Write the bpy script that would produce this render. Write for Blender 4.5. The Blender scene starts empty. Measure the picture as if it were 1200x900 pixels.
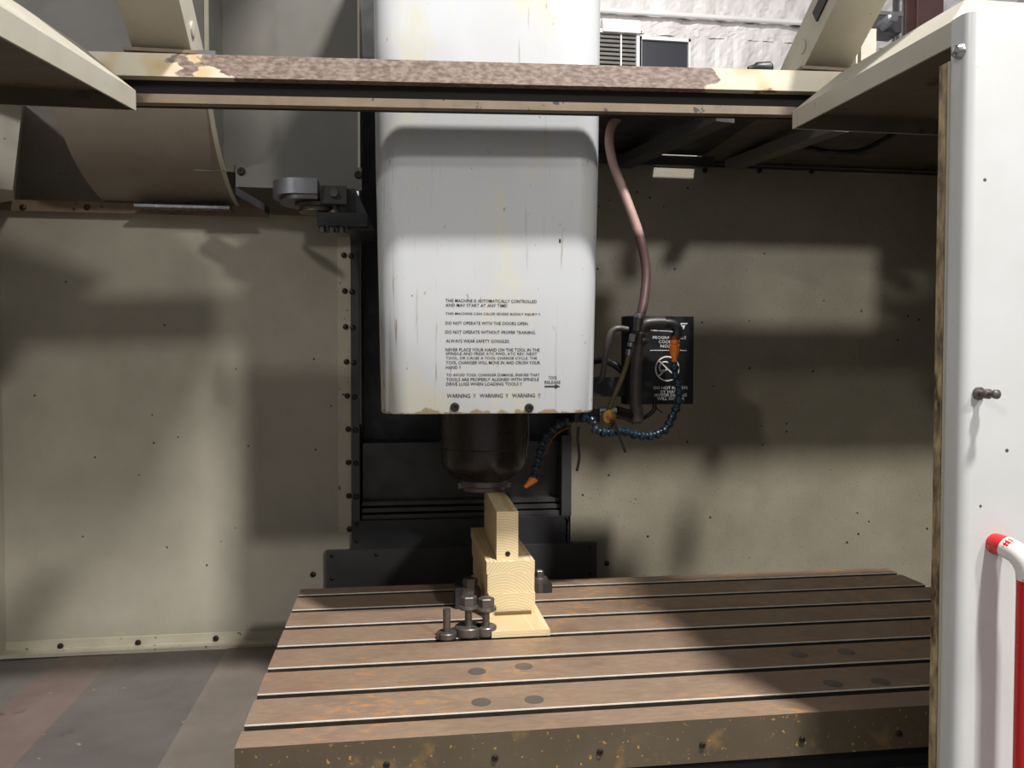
import bpy, bmesh, math, random
from mathutils import Vector, Matrix, Quaternion
random.seed(7)
SC = bpy.context.scene
COL = SC.collection
# ------------------------------------------------------------------ camera
F_PX, YAW, PITCH, ROLL = 960.5, .1414, -.0276, .0015
CAM = Vector((-.5701, -2.1514, .5873))
_f = Vector((math.sin(YAW)*math.cos(PITCH), math.cos(YAW)*math.cos(PITCH), math.sin(PITCH)))
_r = Vector((math.cos(YAW), -math.sin(YAW), 0)); _u = _r.cross(_f)
_r, _u = math.cos(ROLL)*_r + math.sin(ROLL)*_u, -math.sin(ROLL)*_r + math.cos(ROLL)*_u
cd = bpy.data.cameras.new('camera'); co = bpy.data.objects.new('camera', cd); COL.objects.link(co)
m = Matrix((_r, _u, -_f)).transposed().to_4x4(); m.translation = CAM; co.matrix_world = m
cd.sensor_width = 36; cd.lens = F_PX/1200*36; cd.clip_start = .02; cd.clip_end = 200
SC.camera = co
def at(u, v, X=None, Y=None, Z=None):
    """photo pixel -> the real point on the plane X, Y or Z = const"""
    d = _f + _r*((u-600)/F_PX) + _u*((450-v)/F_PX)
    t = (Y-CAM.y)/d.y if Y is not None else ((Z-CAM.z)/d.z if Z is not None else (X-CAM.x)/d.x)
    return CAM + d*t
# ------------------------------------------------------------------ light
w = bpy.data.worlds.new('shop_air'); SC.world = w; w.use_nodes = True
w.node_tree.nodes['Background'].inputs[0].default_value = (.93, .96, 1, 1)
w.node_tree.nodes['Background'].inputs[1].default_value = .37
def lamp(name, loc, target, power, size, col):
    l = bpy.data.lights.new(name, 'AREA'); l.shape = 'DISK'; l.size = size; l.energy = power; l.color = col
    o = bpy.data.objects.new(name, l); COL.objects.link(o); o.location = loc
    o.rotation_euler = (Vector(target)-Vector(loc)).to_track_quat('-Z', 'Y').to_euler()
lamp('high_bay_lamp_over_door', (.82, -2.75, 5.0), (0, -.3, 0), 450, .35, (1, .98, .95))
lamp('high_bay_lamp_left_row', (-5.2, -6.1, 4.34), (0, 0, .4), 110, .4, (1, .97, .92))
lamp('high_bay_lamp_right_row', (3.0, -7.0, 4.1), (-.8, 0, .5), 215, .5, (1, .97, .92))
lamp('high_bay_lamp_back_row', (2.0, 4.0, 6.5), (2.5, 9, 2.5), 260, .5, (1, .97, .93))
SC.view_settings.view_transform = 'Standard'; SC.view_settings.look = 'None'
SC.view_settings.gamma = 1; SC.view_settings.use_curve_mapping = False
SC.view_settings.exposure = 0.0

# ------------------------------------------------------------------ materials
def srgb(r, g, b):
    f = lambda c: (c/255/12.92 if c/255 <= .04045 else ((c/255+.055)/1.055)**2.4)
    return (f(r), f(g), f(b), 1)
MATS = {}
def mat(name, c1, c2=None, rough=.5, metal=0., scale=6., stretch=(1, 1, 1), specks=None, speck_scale=60., speck_amt=.3,
        stains=None, stain_scale=3., stain_amt=.4, bump=0., bump_scale=80., rough_var=.1, spec=.5, coat=0., dots=None, drips=None):
    m = bpy.data.materials.new(name); m.use_nodes = True; nt = m.node_tree; N = nt.nodes; L = nt.links
    b = N['Principled BSDF']
    b.inputs['Metallic'].default_value = metal; b.inputs['Roughness'].default_value = rough
    b.inputs['Specular IOR Level'].default_value = spec; b.inputs['Coat Weight'].default_value = coat
    tc = N.new('ShaderNodeTexCoord'); mp = N.new('ShaderNodeMapping'); mp.inputs['Scale'].default_value = stretch
    L.new(tc.outputs['Object'], mp.inputs[0])
    def noise(sc, det=6, vec=mp):
        n = N.new('ShaderNodeTexNoise'); n.inputs['Scale'].default_value = sc; n.inputs['Detail'].default_value = det
        n.inputs['Roughness'].default_value = .62; L.new(vec.outputs[0], n.inputs['Vector']); return n
    def ramp(src, lo, hi):
        r = N.new('ShaderNodeMapRange'); r.inputs[1].default_value = lo; r.inputs[2].default_value = hi; L.new(src, r.inputs[0]); return r.outputs[0]
    def mix(fac, a, bb):
        x = N.new('ShaderNodeMix'); x.data_type = 'RGBA'; L.new(fac, x.inputs[0])
        for s, v in ((6, a), (7, bb)):
            if isinstance(v, tuple): x.inputs[s].default_value = v
            else: L.new(v, x.inputs[s])
        return x.outputs[2]
    n1 = noise(scale)
    col = mix(ramp(n1.outputs['Fac'], .3, .7), c1, c2 or c1)
    if stains:
        n2 = noise(stain_scale, 8); col = mix(ramp(n2.outputs['Fac'], 1-stain_amt, 1.08-stain_amt), col, stains)
    if specks:
        n3 = noise(speck_scale, 3); col = mix(ramp(n3.outputs['Fac'], 1-speck_amt, 1.04-speck_amt), col, specks)
    if drips:       # thin vertical runs and scratches: (share, colour)
        m2 = N.new('ShaderNodeMapping'); m2.inputs['Scale'].default_value = (75, 75, 3.2); L.new(tc.outputs['Object'], m2.inputs[0])
        n5 = noise(1, 4, m2); n6 = noise(2.6, 2)
        ad = N.new('ShaderNodeMath'); ad.operation = 'MULTIPLY'; L.new(ramp(n5.outputs['Fac'], 1-drips[0], 1.06-drips[0]), ad.inputs[0]); L.new(ramp(n6.outputs['Fac'], .45, .6), ad.inputs[1])
        col = mix(ad.outputs[0], col, drips[1])
    if dots:        # sparse round chips and spatters: (scale, radius, share of cells, colour)
        vo = N.new('ShaderNodeTexVoronoi'); vo.inputs['Scale'].default_value = dots[0]; L.new(mp.outputs[0], vo.inputs['Vector'])
        sc = N.new('ShaderNodeSeparateColor'); L.new(vo.outputs['Color'], sc.inputs[0])
        g = N.new('ShaderNodeMath'); g.operation = 'LESS_THAN'; g.inputs[1].default_value = dots[2]; L.new(sc.outputs[0], g.inputs[0])
        rd = N.new('ShaderNodeMapRange'); rd.inputs[3].default_value = dots[1]*.35; rd.inputs[4].default_value = dots[1]; L.new(sc.outputs[1], rd.inputs[0])
        l = N.new('ShaderNodeMath'); l.operation = 'LESS_THAN'; L.new(vo.outputs['Distance'], l.inputs[0]); L.new(rd.outputs[0], l.inputs[1])
        mu = N.new('ShaderNodeMath'); mu.operation = 'MULTIPLY'; L.new(g.outputs[0], mu.inputs[0]); L.new(l.outputs[0], mu.inputs[1])
        col = mix(mu.outputs[0], col, dots[3])
    L.new(col, b.inputs['Base Color'])
    if rough_var:
        r = N.new('ShaderNodeMapRange'); r.inputs[1].default_value = .3; r.inputs[2].default_value = .7
        r.inputs[3].default_value = max(.03, rough-rough_var); r.inputs[4].default_value = min(1, rough+rough_var)
        L.new(noise(scale*2.3).outputs['Fac'], r.inputs[0]); L.new(r.outputs[0], b.inputs['Roughness'])
    if bump:
        bp = N.new('ShaderNodeBump'); bp.inputs['Strength'].default_value = bump; bp.inputs['Distance'].default_value = .01
        L.new(noise(bump_scale, 4).outputs['Fac'], bp.inputs['Height']); L.new(bp.outputs[0], b.inputs['Normal'])
    MATS[name] = m
    return m
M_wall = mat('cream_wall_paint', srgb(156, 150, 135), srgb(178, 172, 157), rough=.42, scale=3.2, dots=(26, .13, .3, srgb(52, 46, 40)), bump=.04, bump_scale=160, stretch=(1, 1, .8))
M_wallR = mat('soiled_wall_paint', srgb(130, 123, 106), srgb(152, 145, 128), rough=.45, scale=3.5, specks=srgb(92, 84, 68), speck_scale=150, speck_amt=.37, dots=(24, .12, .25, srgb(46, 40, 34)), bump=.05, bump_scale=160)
M_trimw = mat('flange_paint', srgb(196, 190, 172), srgb(176, 168, 148), rough=.45, scale=9, specks=srgb(70, 55, 40), speck_scale=50, speck_amt=.34)
M_hood = mat('white_enamel', srgb(186, 188, 192), srgb(180, 181, 182), rough=.2, scale=4, stains=srgb(186, 184, 172), stain_scale=7, stain_amt=.45, specks=srgb(150, 142, 126), speck_scale=60, speck_amt=.33, rough_var=.06, dots=(26, .11, .2, srgb(60, 54, 46)), stretch=(1, 1, .45), drips=(.36, srgb(142, 134, 118)))
M_door = mat('white_door_paint', srgb(200, 201, 201), srgb(192, 192, 190), rough=.35, scale=5, dots=(22, .10, .2, srgb(80, 70, 60)), specks=srgb(120, 112, 100), speck_scale=45, speck_amt=.25)
M_cream = mat('aged_cream_paint', srgb(184, 179, 166), srgb(172, 166, 150), rough=.45, scale=7, specks=srgb(90, 70, 46), speck_scale=60, speck_amt=.29)
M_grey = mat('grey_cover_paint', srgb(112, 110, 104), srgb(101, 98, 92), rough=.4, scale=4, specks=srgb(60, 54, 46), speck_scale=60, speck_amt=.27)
M_curve = mat('dusty_cover_paint', srgb(150, 141, 128), srgb(134, 122, 110), rough=.5, scale=5, specks=srgb(80, 66, 54), speck_scale=70, speck_amt=.31)
M_dark = mat('dark_steel', srgb(52, 52, 54), srgb(40, 40, 42), rough=.42, scale=9, specks=srgb(66, 62, 56), speck_scale=80, speck_amt=.3)
M_dark2 = mat('dark_cover_panel', srgb(70, 69, 68), srgb(57, 56, 56), rough=.38, scale=8, specks=srgb(80, 74, 66), speck_scale=90, speck_amt=.3)
M_black = mat('black_plastic', srgb(20, 20, 23), srgb(26, 26, 28), rough=.4, scale=20)
M_rubber = mat('black_rubber', srgb(18, 18, 19), srgb(27, 26, 25), rough=.35, scale=30)
M_spin = mat('black_spindle_steel', srgb(66, 64, 64), srgb(54, 52, 52), rough=.3, metal=.5, scale=10, specks=srgb(80, 74, 66), speck_scale=110, speck_amt=.29)
M_steel = mat('bright_steel', srgb(178, 178, 182), srgb(150, 150, 154), rough=.28, metal=.9, scale=20)
M_bolt = mat('oiled_black_steel', srgb(92, 88, 84), srgb(112, 106, 100), rough=.36, metal=.6, scale=60)
M_screw = mat('dark_screw', srgb(44, 40, 36), srgb(60, 54, 46), rough=.4, metal=.6, scale=100)
M_brass = mat('brass', srgb(196, 150, 70), srgb(150, 110, 50), rough=.3, metal=.85, scale=60)
M_orange = mat('orange_plastic', srgb(236, 136, 36), srgb(220, 116, 30), rough=.35, scale=40)
M_blue = mat('blue_hose_plastic', srgb(26, 50, 64), srgb(18, 36, 48), rough=.3, scale=60)
M_pipe = mat('grimy_pipe_plastic', srgb(92, 84, 78), srgb(64, 58, 54), rough=.42, scale=20, specks=srgb(110, 98, 84), speck_scale=120, speck_amt=.3)
M_elbow = mat('dark_elbow_plastic', srgb(58, 52, 49), srgb(42, 38, 36), rough=.4, scale=20)
M_olive = mat('olive_hose_rubber', srgb(124, 112, 74), srgb(96, 86, 58), rough=.4, scale=40)
M_red = mat('red_handle_paint', srgb(200, 26, 28), srgb(186, 20, 24), rough=.32, scale=12, specks=srgb(225, 220, 215), speck_scale=50, speck_amt=.27)
M_worn = mat('worn_handle_white', srgb(224, 220, 216), srgb(214, 208, 204), rough=.35, scale=12, specks=srgb(196, 40, 40), speck_scale=45, speck_amt=.36)
M_ink = mat('black_ink', srgb(38, 36, 34), rough=.5, rough_var=0)
M_white = mat('white_ink', srgb(215, 215, 212), rough=.5, rough_var=0)
M_seal = mat('corroded_seal_strip', srgb(66, 56, 46), srgb(196, 172, 128), rough=.45, scale=60, stretch=(1, 1, .4), stains=srgb(44, 37, 32), stain_scale=16, stain_amt=.5, bump=.4, bump_scale=60)
M_hole = mat('dark_recess', srgb(12, 11, 11), rough=.8, rough_var=0)
M_alu = mat('dull_aluminium', srgb(138, 140, 146), srgb(120, 122, 128), rough=.4, metal=.7, scale=12)
M_shopfl = mat('shop_concrete', srgb(128, 124, 118), srgb(110, 106, 100), rough=.7, scale=2)
M_frame = mat('white_window_frame', srgb(235, 233, 230), srgb(225, 222, 218), rough=.5)
M_glass = mat('dark_window_glass', srgb(34, 36, 46), rough=.5, rough_var=0)
M_blind = mat('grey_blind_slat', srgb(120, 116, 110), srgb(100, 96, 90), rough=.6)
M_maroon = mat('maroon_steel', srgb(84, 58, 56), srgb(70, 48, 46), rough=.5)
M_foil = mat('insulation_foil', srgb(226, 222, 220), srgb(206, 200, 198), rough=.45, scale=1.6, bump=.0)

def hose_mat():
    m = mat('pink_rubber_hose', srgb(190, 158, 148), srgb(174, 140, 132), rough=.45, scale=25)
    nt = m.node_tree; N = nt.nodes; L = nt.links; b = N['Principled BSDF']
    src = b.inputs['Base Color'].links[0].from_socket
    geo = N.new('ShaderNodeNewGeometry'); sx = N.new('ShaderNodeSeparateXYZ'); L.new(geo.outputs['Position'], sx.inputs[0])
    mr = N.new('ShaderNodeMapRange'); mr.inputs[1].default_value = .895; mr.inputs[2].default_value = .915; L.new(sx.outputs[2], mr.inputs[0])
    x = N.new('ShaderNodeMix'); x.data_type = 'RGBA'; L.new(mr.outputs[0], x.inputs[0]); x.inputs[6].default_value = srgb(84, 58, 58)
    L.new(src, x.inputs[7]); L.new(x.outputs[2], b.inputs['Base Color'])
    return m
M_hose = hose_mat()

def table_mat():
    m = bpy.data.materials.new('rusty_cast_iron'); m.use_nodes = True; nt = m.node_tree; N = nt.nodes; L = nt.links
    b = N['Principled BSDF']; tc = N.new('ShaderNodeTexCoord')
    def noise(sc, st, det=7, rg=.65):
        mp = N.new('ShaderNodeMapping'); mp.inputs['Scale'].default_value = st; L.new(tc.outputs['Object'], mp.inputs[0])
        n = N.new('ShaderNodeTexNoise'); n.inputs['Scale'].default_value = sc; n.inputs['Detail'].default_value = det; n.inputs['Roughness'].default_value = rg
        L.new(mp.outputs[0], n.inputs['Vector']); return n.outputs['Fac']
    def ramp(s, stops):
        r = N.new('ShaderNodeValToRGB'); e = r.color_ramp.elements
        while len(e) < len(stops): e.new(.5)
        for k, (p, c) in enumerate(stops): e[k].position = p; e[k].color = c
        L.new(s, r.inputs[0]); return r.outputs[0]
    def mixc(f, a, c):
        x = N.new('ShaderNodeMix'); x.data_type = 'RGBA'; L.new(f, x.inputs[0])
        for s, v in ((6, a), (7, c)):
            if isinstance(v, tuple): x.inputs[s].default_value = v
            else: L.new(v, x.inputs[s])
        return x.outputs[2]
    def mr(s, a, c, lo=0, hi=1):
        r = N.new('ShaderNodeMapRange'); r.inputs[1].default_value = a; r.inputs[2].default_value = c; r.inputs[3].default_value = lo; r.inputs[4].default_value = hi
        L.new(s, r.inputs[0]); return r.outputs[0]
    base = ramp(noise(3.2, (1, 1.6, 1)), [(.3, srgb(126, 104, 88)), (.5, srgb(150, 128, 108)), (.7, srgb(140, 114, 100))])
    grain = noise(70, (.5, 2, 1), 5)
    c = mixc(mr(grain, .35, .75, 0, .5), base, srgb(104, 84, 72))
    rust = noise(2.1, (1, 1, 1), 4); fine = noise(42, (.8, 1.2, 1), 6)
    mul = N.new('ShaderNodeMath'); mul.operation = 'MULTIPLY'; L.new(mr(rust, .45, .62), mul.inputs[0]); L.new(mr(fine, .5, .62), mul.inputs[1])
    c = mixc(mul.outputs[0], c, srgb(184, 132, 78))
    c = mixc(mr(noise(5, (1, 1, 1), 3), .72, .76, 0, .8), c, srgb(58, 38, 26))
    L.new(c, b.inputs['Base Color'])
    b.inputs['Metallic'].default_value = .1
    L.new(mr(noise(9, (1, 1, 1)), .3, .7, .36, .56), b.inputs['Roughness'])
    bp = N.new('ShaderNodeBump'); bp.inputs['Strength'].default_value = .12; bp.inputs['Distance'].default_value = .004
    L.new(fine, bp.inputs['Height']); L.new(bp.outputs[0], b.inputs['Normal'])
    return m
M_table = table_mat()
M_edge = mat('painted_edge_highlight', srgb(236, 230, 220), srgb(212, 204, 192), rough=.25, metal=.0, scale=30)
M_slot = mat('slot_steel', srgb(66, 60, 54), srgb(50, 45, 40), rough=.4, metal=.3, scale=30)
M_tfront = mat('olive_shaded_front_iron', srgb(92, 80, 62), srgb(78, 68, 54), rough=.5, metal=.1, scale=7, specks=srgb(172, 130, 64), speck_scale=90, speck_amt=.36, stains=srgb(120, 96, 62), stain_scale=9, stain_amt=.42)  # olive iron, its colour also darkened for the front's weaker light

def beam_mat():
    m = bpy.data.materials.new('chipped_beam_paint'); m.use_nodes = True; nt = m.node_tree; N = nt.nodes; L = nt.links
    b = N['Principled BSDF']; tc = N.new('ShaderNodeTexCoord'); sx = N.new('ShaderNodeSeparateXYZ'); L.new(tc.outputs['Object'], sx.inputs[0])
    n = N.new('ShaderNodeTexNoise'); n.inputs['Scale'].default_value = 11; n.inputs['Detail'].default_value = 6
    mp = N.new('ShaderNodeMapping'); mp.inputs['Scale'].default_value = (1, 1, 2.2); L.new(tc.outputs['Object'], mp.inputs[0]); L.new(mp.outputs[0], n.inputs['Vector'])
    # paint survives near the two ends of the beam (x measured from its middle)
    a = N.new('ShaderNodeMath'); a.operation = 'ABSOLUTE'; L.new(sx.outputs[0], a.inputs[0])
    r = N.new('ShaderNodeMapRange'); r.inputs[1].default_value = .26; r.inputs[2].default_value = .56; r.inputs[3].default_value = -.35; r.inputs[4].default_value = .16; L.new(a.outputs[0], r.inputs[0])
    s = N.new('ShaderNodeMath'); s.operation = 'ADD'; L.new(n.outputs['Fac'], s.inputs[0]); L.new(r.outputs[0], s.inputs[1])
    t = N.new('ShaderNodeMapRange'); t.inputs[1].default_value = .5; t.inputs[2].default_value = .52; L.new(s.outputs[0], t.inputs[0])
    n2 = N.new('ShaderNodeTexNoise'); n2.inputs['Scale'].default_value = 90; n2.inputs['Detail'].default_value = 8; L.new(mp.outputs[0], n2.inputs['Vector'])
    rr = N.new('ShaderNodeValToRGB'); rr.color_ramp.elements[0].position = .35; rr.color_ramp.elements[0].color = srgb(104, 84, 74)
    rr.color_ramp.elements[1].position = .68; rr.color_ramp.elements[1].color = srgb(150, 134, 122); L.new(n2.outputs['Fac'], rr.inputs[0])
    n3 = N.new('ShaderNodeTexNoise'); n3.inputs['Scale'].default_value = 14; L.new(tc.outputs['Object'], n3.inputs['Vector'])
    r3 = N.new('ShaderNodeValToRGB'); r3.color_ramp.elements[0].position = .5; r3.color_ramp.elements[0].color = srgb(206, 198, 176)
    r3.color_ramp.elements[1].position = .78; r3.color_ramp.elements[1].color = srgb(196, 158, 92); L.new(n3.outputs['Fac'], r3.inputs[0])
    x = N.new('ShaderNodeMix'); x.data_type = 'RGBA'; L.new(t.outputs[0], x.inputs[0]); L.new(rr.outputs[0], x.inputs[6]); L.new(r3.outputs[0], x.inputs[7])
    L.new(x.outputs[2], b.inputs['Base Color']); b.inputs['Roughness'].default_value = .5
    return m
M_beam = beam_mat()
M_lining = mat('dark_underside_lining', srgb(108, 100, 88), srgb(90, 82, 70), rough=.6, scale=7, stains=srgb(60, 52, 44), stain_scale=8, stain_amt=.4)  # darker blotched brown for the tray insides and the right ceiling
M_lip = mat('stained_lip_paint', srgb(128, 110, 90), srgb(100, 84, 68), rough=.5, scale=12, specks=srgb(40, 32, 26), speck_scale=40, speck_amt=.36)

def wood_mat(name, off, c1, c2, seed):
    m = bpy.data.materials.new(name); m.use_nodes = True; nt = m.node_tree; N = nt.nodes; L = nt.links
    b = N['Principled BSDF']; tc = N.new('ShaderNodeTexCoord'); mp = N.new('ShaderNodeMapping'); mp.inputs['Location'].default_value = off; mp.inputs['Scale'].default_value = (1, .06, 1)
    L.new(tc.outputs['Object'], mp.inputs[0])
    wv = N.new('ShaderNodeTexWave'); wv.wave_type = 'RINGS'; wv.rings_direction = 'Y'; wv.inputs['Scale'].default_value = 50; wv.inputs['Distortion'].default_value = 3.0
    wv.inputs['Detail'].default_value = 2; wv.inputs['Detail Scale'].default_value = 1.2; L.new(mp.outputs[0], wv.inputs['Vector'])
    r = N.new('ShaderNodeValToRGB'); r.color_ramp.elements[0].position = .1; r.color_ramp.elements[0].color = c2
    r.color_ramp.elements[1].position = .45; r.color_ramp.elements[1].color = c1; L.new(wv.outputs['Fac'], r.inputs[0])
    n = N.new('ShaderNodeTexNoise'); n.inputs['Scale'].default_value = 26; n.inputs['Detail'].default_value = 5; L.new(tc.outputs['Object'], n.inputs['Vector'])
    mr = N.new('ShaderNodeMapRange'); mr.inputs[1].default_value = .52; mr.inputs[2].default_value = .78; mr.inputs[4].default_value = .55; L.new(n.outputs['Fac'], mr.inputs[0])
    x = N.new('ShaderNodeMix'); x.data_type = 'RGBA'; L.new(mr.outputs[0], x.inputs[0]); L.new(r.outputs[0], x.inputs[6]); x.inputs[7].default_value = srgb(200, 170, 118)
    L.new(x.outputs[2], b.inputs['Base Color']); b.inputs['Roughness'].default_value = .62
    return m
W1, W2 = srgb(218, 200, 162), srgb(202, 178, 134)
M_wood = [wood_mat('pine_ring_grain_%s' % k, o, W1, W2, k) for k, o in (('low', (.0, 0, .045)), ('middle', (.02, 0, .04)), ('top', (-.02, 0, .03)), ('upright', (.02, 0, .05)))]
M_ply = wood_mat('plywood_face', (0, 0, 1.2), srgb(216, 198, 160), srgb(204, 182, 140), 9)

def rust_rim(m, z0, z1, col):
    # flaking rust creeping up from a bottom edge
    nt = m.node_tree; N = nt.nodes; L = nt.links; b = N['Principled BSDF']; src = b.inputs['Base Color'].links[0].from_socket
    tc = N.new('ShaderNodeTexCoord'); sx = N.new('ShaderNodeSeparateXYZ'); L.new(tc.outputs['Object'], sx.inputs[0])
    n = N.new('ShaderNodeTexNoise'); n.inputs['Scale'].default_value = 38; n.inputs['Detail'].default_value = 6; L.new(tc.outputs['Object'], n.inputs['Vector'])
    r = N.new('ShaderNodeMapRange'); r.inputs[1].default_value = z0; r.inputs[2].default_value = z1; r.inputs[3].default_value = .08; r.inputs[4].default_value = -.4; L.new(sx.outputs[2], r.inputs[0])
    a = N.new('ShaderNodeMath'); a.operation = 'ADD'; L.new(n.outputs['Fac'], a.inputs[0]); L.new(r.outputs[0], a.inputs[1])
    t = N.new('ShaderNodeMapRange'); t.inputs[1].default_value = .5; t.inputs[2].default_value = .56; L.new(a.outputs[0], t.inputs[0])
    x = N.new('ShaderNodeMix'); x.data_type = 'RGBA'; L.new(t.outputs[0], x.inputs[0]); L.new(src, x.inputs[6]); x.inputs[7].default_value = col; L.new(x.outputs[2], b.inputs['Base Color'])
rust_rim(M_hood, .479, .505, srgb(150, 134, 108))
# ------------------------------------------------------------------ mesh helpers
class MB:
    def __init__(s): s.bm = bmesh.new()
    def box(s, x0, x1, y0, y1, z0, z1, M=None):
        vs = [s.bm.verts.new(Vector(p)) for p in ((x0, y0, z0), (x1, y0, z0), (x1, y1, z0), (x0, y1, z0), (x0, y0, z1), (x1, y0, z1), (x1, y1, z1), (x0, y1, z1))]
        if M is not None:
            for v in vs: v.co = M @ v.co
        for f in ((0, 3, 2, 1), (4, 5, 6, 7), (0, 1, 5, 4), (1, 2, 6, 5), (2, 3, 7, 6), (3, 0, 4, 7)): s.bm.faces.new([vs[i] for i in f])
        return s
    def hexa(s, pts):   # 8 points, same order as box
        vs = [s.bm.verts.new(Vector(p)) for p in pts]
        for f in ((0, 3, 2, 1), (4, 5, 6, 7), (0, 1, 5, 4), (1, 2, 6, 5), (2, 3, 7, 6), (3, 0, 4, 7)): s.bm.faces.new([vs[i] for i in f])
        return s
    def lathe(s, prof, n=24, M=None, close=True):
        M = M or Matrix(); rings = []
        for r, z in prof:
            rings.append([s.bm.verts.new(M @ Vector((r*math.cos(2*math.pi*k/n), r*math.sin(2*math.pi*k/n), z))) for k in range(n)])
        for a, b in zip(rings, rings[1:]):
            for k in range(n): s.bm.faces.new((a[k], a[(k+1) % n], b[(k+1) % n], b[k]))
        if close:
            s.bm.faces.new(rings[0][::-1]); s.bm.faces.new(rings[-1])
        return s
    def prism(s, poly, a, b, axis='X'):
        def P(p, t): return Vector({'X': (t, p[0], p[1]), 'Y': (p[0], t, p[1]), 'Z': (p[0], p[1], t)}[axis])
        A = [s.bm.verts.new(P(p, a)) for p in poly]; B = [s.bm.verts.new(P(p, b)) for p in poly]; n = len(poly)
        s.bm.faces.new(A); s.bm.faces.new(B[::-1])
        for k in range(n): s.bm.faces.new((A[k], B[k], B[(k+1) % n], A[(k+1) % n]))
        return s
    def sheet(s, prof, a, b, th=.004, axis='X'):   # open profile given real thickness
        n = len(prof); nor = []
        for i in range(n):
            p, q = prof[max(0, i-1)], prof[min(n-1, i+1)]; d = Vector((q[0]-p[0], q[1]-p[1])).normalized(); nor.append(Vector((-d.y, d.x)))
        back = [(prof[i][0]+nor[i].x*th, prof[i][1]+nor[i].y*th) for i in range(n)]
        def P(p, t): return Vector({'X': (t, p[0], p[1]), 'Y': (p[0], t, p[1]), 'Z': (p[0], p[1], t)}[axis])
        g = [[s.bm.verts.new(P(p, t)) for p in pr] for pr in (prof, back) for t in (a, b)]
        f0, f1, b0, b1 = g
        for i in range(n-1):
            s.bm.faces.new((f0[i], f0[i+1], f1[i+1], f1[i])); s.bm.faces.new((b0[i], b1[i], b1[i+1], b0[i+1]))
            s.bm.faces.new((f0[i], b0[i], b0[i+1], f0[i+1])); s.bm.faces.new((f1[i], f1[i+1], b1[i+1], b1[i]))
        s.bm.faces.new((f0[0], f1[0], b1[0], b0[0])); s.bm.faces.new((f0[-1], b0[-1], b1[-1], f1[-1]))
        return s
    def tube(s, pts, r, n=10, smooth=6):
        P = spline(pts, smooth) if smooth else [Vector(p) for p in pts]
        up = Vector((0, 0, 1)); rings = []; prev = None
        for i, p in enumerate(P):
            d = (P[min(i+1, len(P)-1)]-P[max(i-1, 0)]).normalized()
            if prev is None: x = d.cross(up if abs(d.z) < .9 else Vector((1, 0, 0))).normalized()
            else: x = (prev - d*prev.dot(d)).normalized()
            prev = x; y = d.cross(x); rr = r(i/(len(P)-1)) if callable(r) else r
            rings.append([s.bm.verts.new(p + (x*math.cos(2*math.pi*k/n)+y*math.sin(2*math.pi*k/n))*rr) for k in range(n)])
        for a, b in zip(rings, rings[1:]):
            for k in range(n): s.bm.faces.new((a[k], a[(k+1) % n], b[(k+1) % n], b[k]))
        s.bm.faces.new(rings[0][::-1]); s.bm.faces.new(rings[-1]); return s
    def bevel(s, w, seg=2, angle=.6):
        e = [x for x in s.bm.edges if len(x.link_faces) == 2 and x.calc_face_angle(0) > angle]
        bmesh.ops.bevel(s.bm, geom=e, offset=w, segments=seg, profile=.5, affect='EDGES', clamp_overlap=True); return s
    def build(s, name, material, parent=None, smooth=True):
        bmesh.ops.recalc_face_normals(s.bm, faces=s.bm.faces)
        me = bpy.data.meshes.new(name); s.bm.to_mesh(me); s.bm.free(); me.materials.append(material)
        o = bpy.data.objects.new(name, me); COL.objects.link(o)
        if smooth:
            for p in me.polygons: p.use_smooth = True
            try: me.set_sharp_from_angle(angle=.6)
            except Exception: pass
        if parent is not None: o.parent = parent; o.matrix_parent_inverse = Matrix.Translation(-parent.location)
        return o
def spline(pts, k):
    p = [Vector(x) for x in pts]; out = []
    for i in range(len(p)-1):
        a, b, c, d = p[max(0, i-1)], p[i], p[i+1], p[min(len(p)-1, i+2)]
        for j in range(k):
            t = j/k; out.append(.5*((2*b)+(c-a)*t+(2*a-5*b+4*c-d)*t*t+(3*b-a-3*c+d)*t**3))
    out.append(p[-1]); return out
def tag(o, label, cat, group=None):
    o['label'] = label; o['category'] = cat
    if group: o['group'] = group
    return o
def thing(name, loc, label, cat, group=None):
    o = bpy.data.objects.new(name, None); COL.objects.link(o); o.location = loc; o.empty_display_size = .05
    return tag(o, label, cat, group)
def struct(o, label=None):
    o['kind'] = 'structure'
    if label: o['label'] = label
    return o
def inst(src, name, M, parent):
    o = bpy.data.objects.new(name, src); COL.objects.link(o); o.parent = parent
    o.matrix_parent_inverse = Matrix.Translation(-parent.location) if parent is not None else Matrix()
    o.matrix_basis = M; return o
def mesh_of(mb, name, material):
    bmesh.ops.recalc_face_normals(mb.bm, faces=mb.bm.faces); me = bpy.data.meshes.new(name); mb.bm.to_mesh(me); mb.bm.free(); me.materials.append(material)
    for p in me.polygons: p.use_smooth = True
    try: me.set_sharp_from_angle(angle=.6)
    except Exception: pass
    return me
def rot_to(d): return Vector((0, 0, 1)).rotation_difference(Vector(d).normalized()).to_matrix().to_4x4()
def T(*a): return Matrix.Translation(Vector(a))
FRONT = Matrix.Rotation(math.radians(90), 4, 'X')      # local z -> -Y (towards the door)
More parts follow.
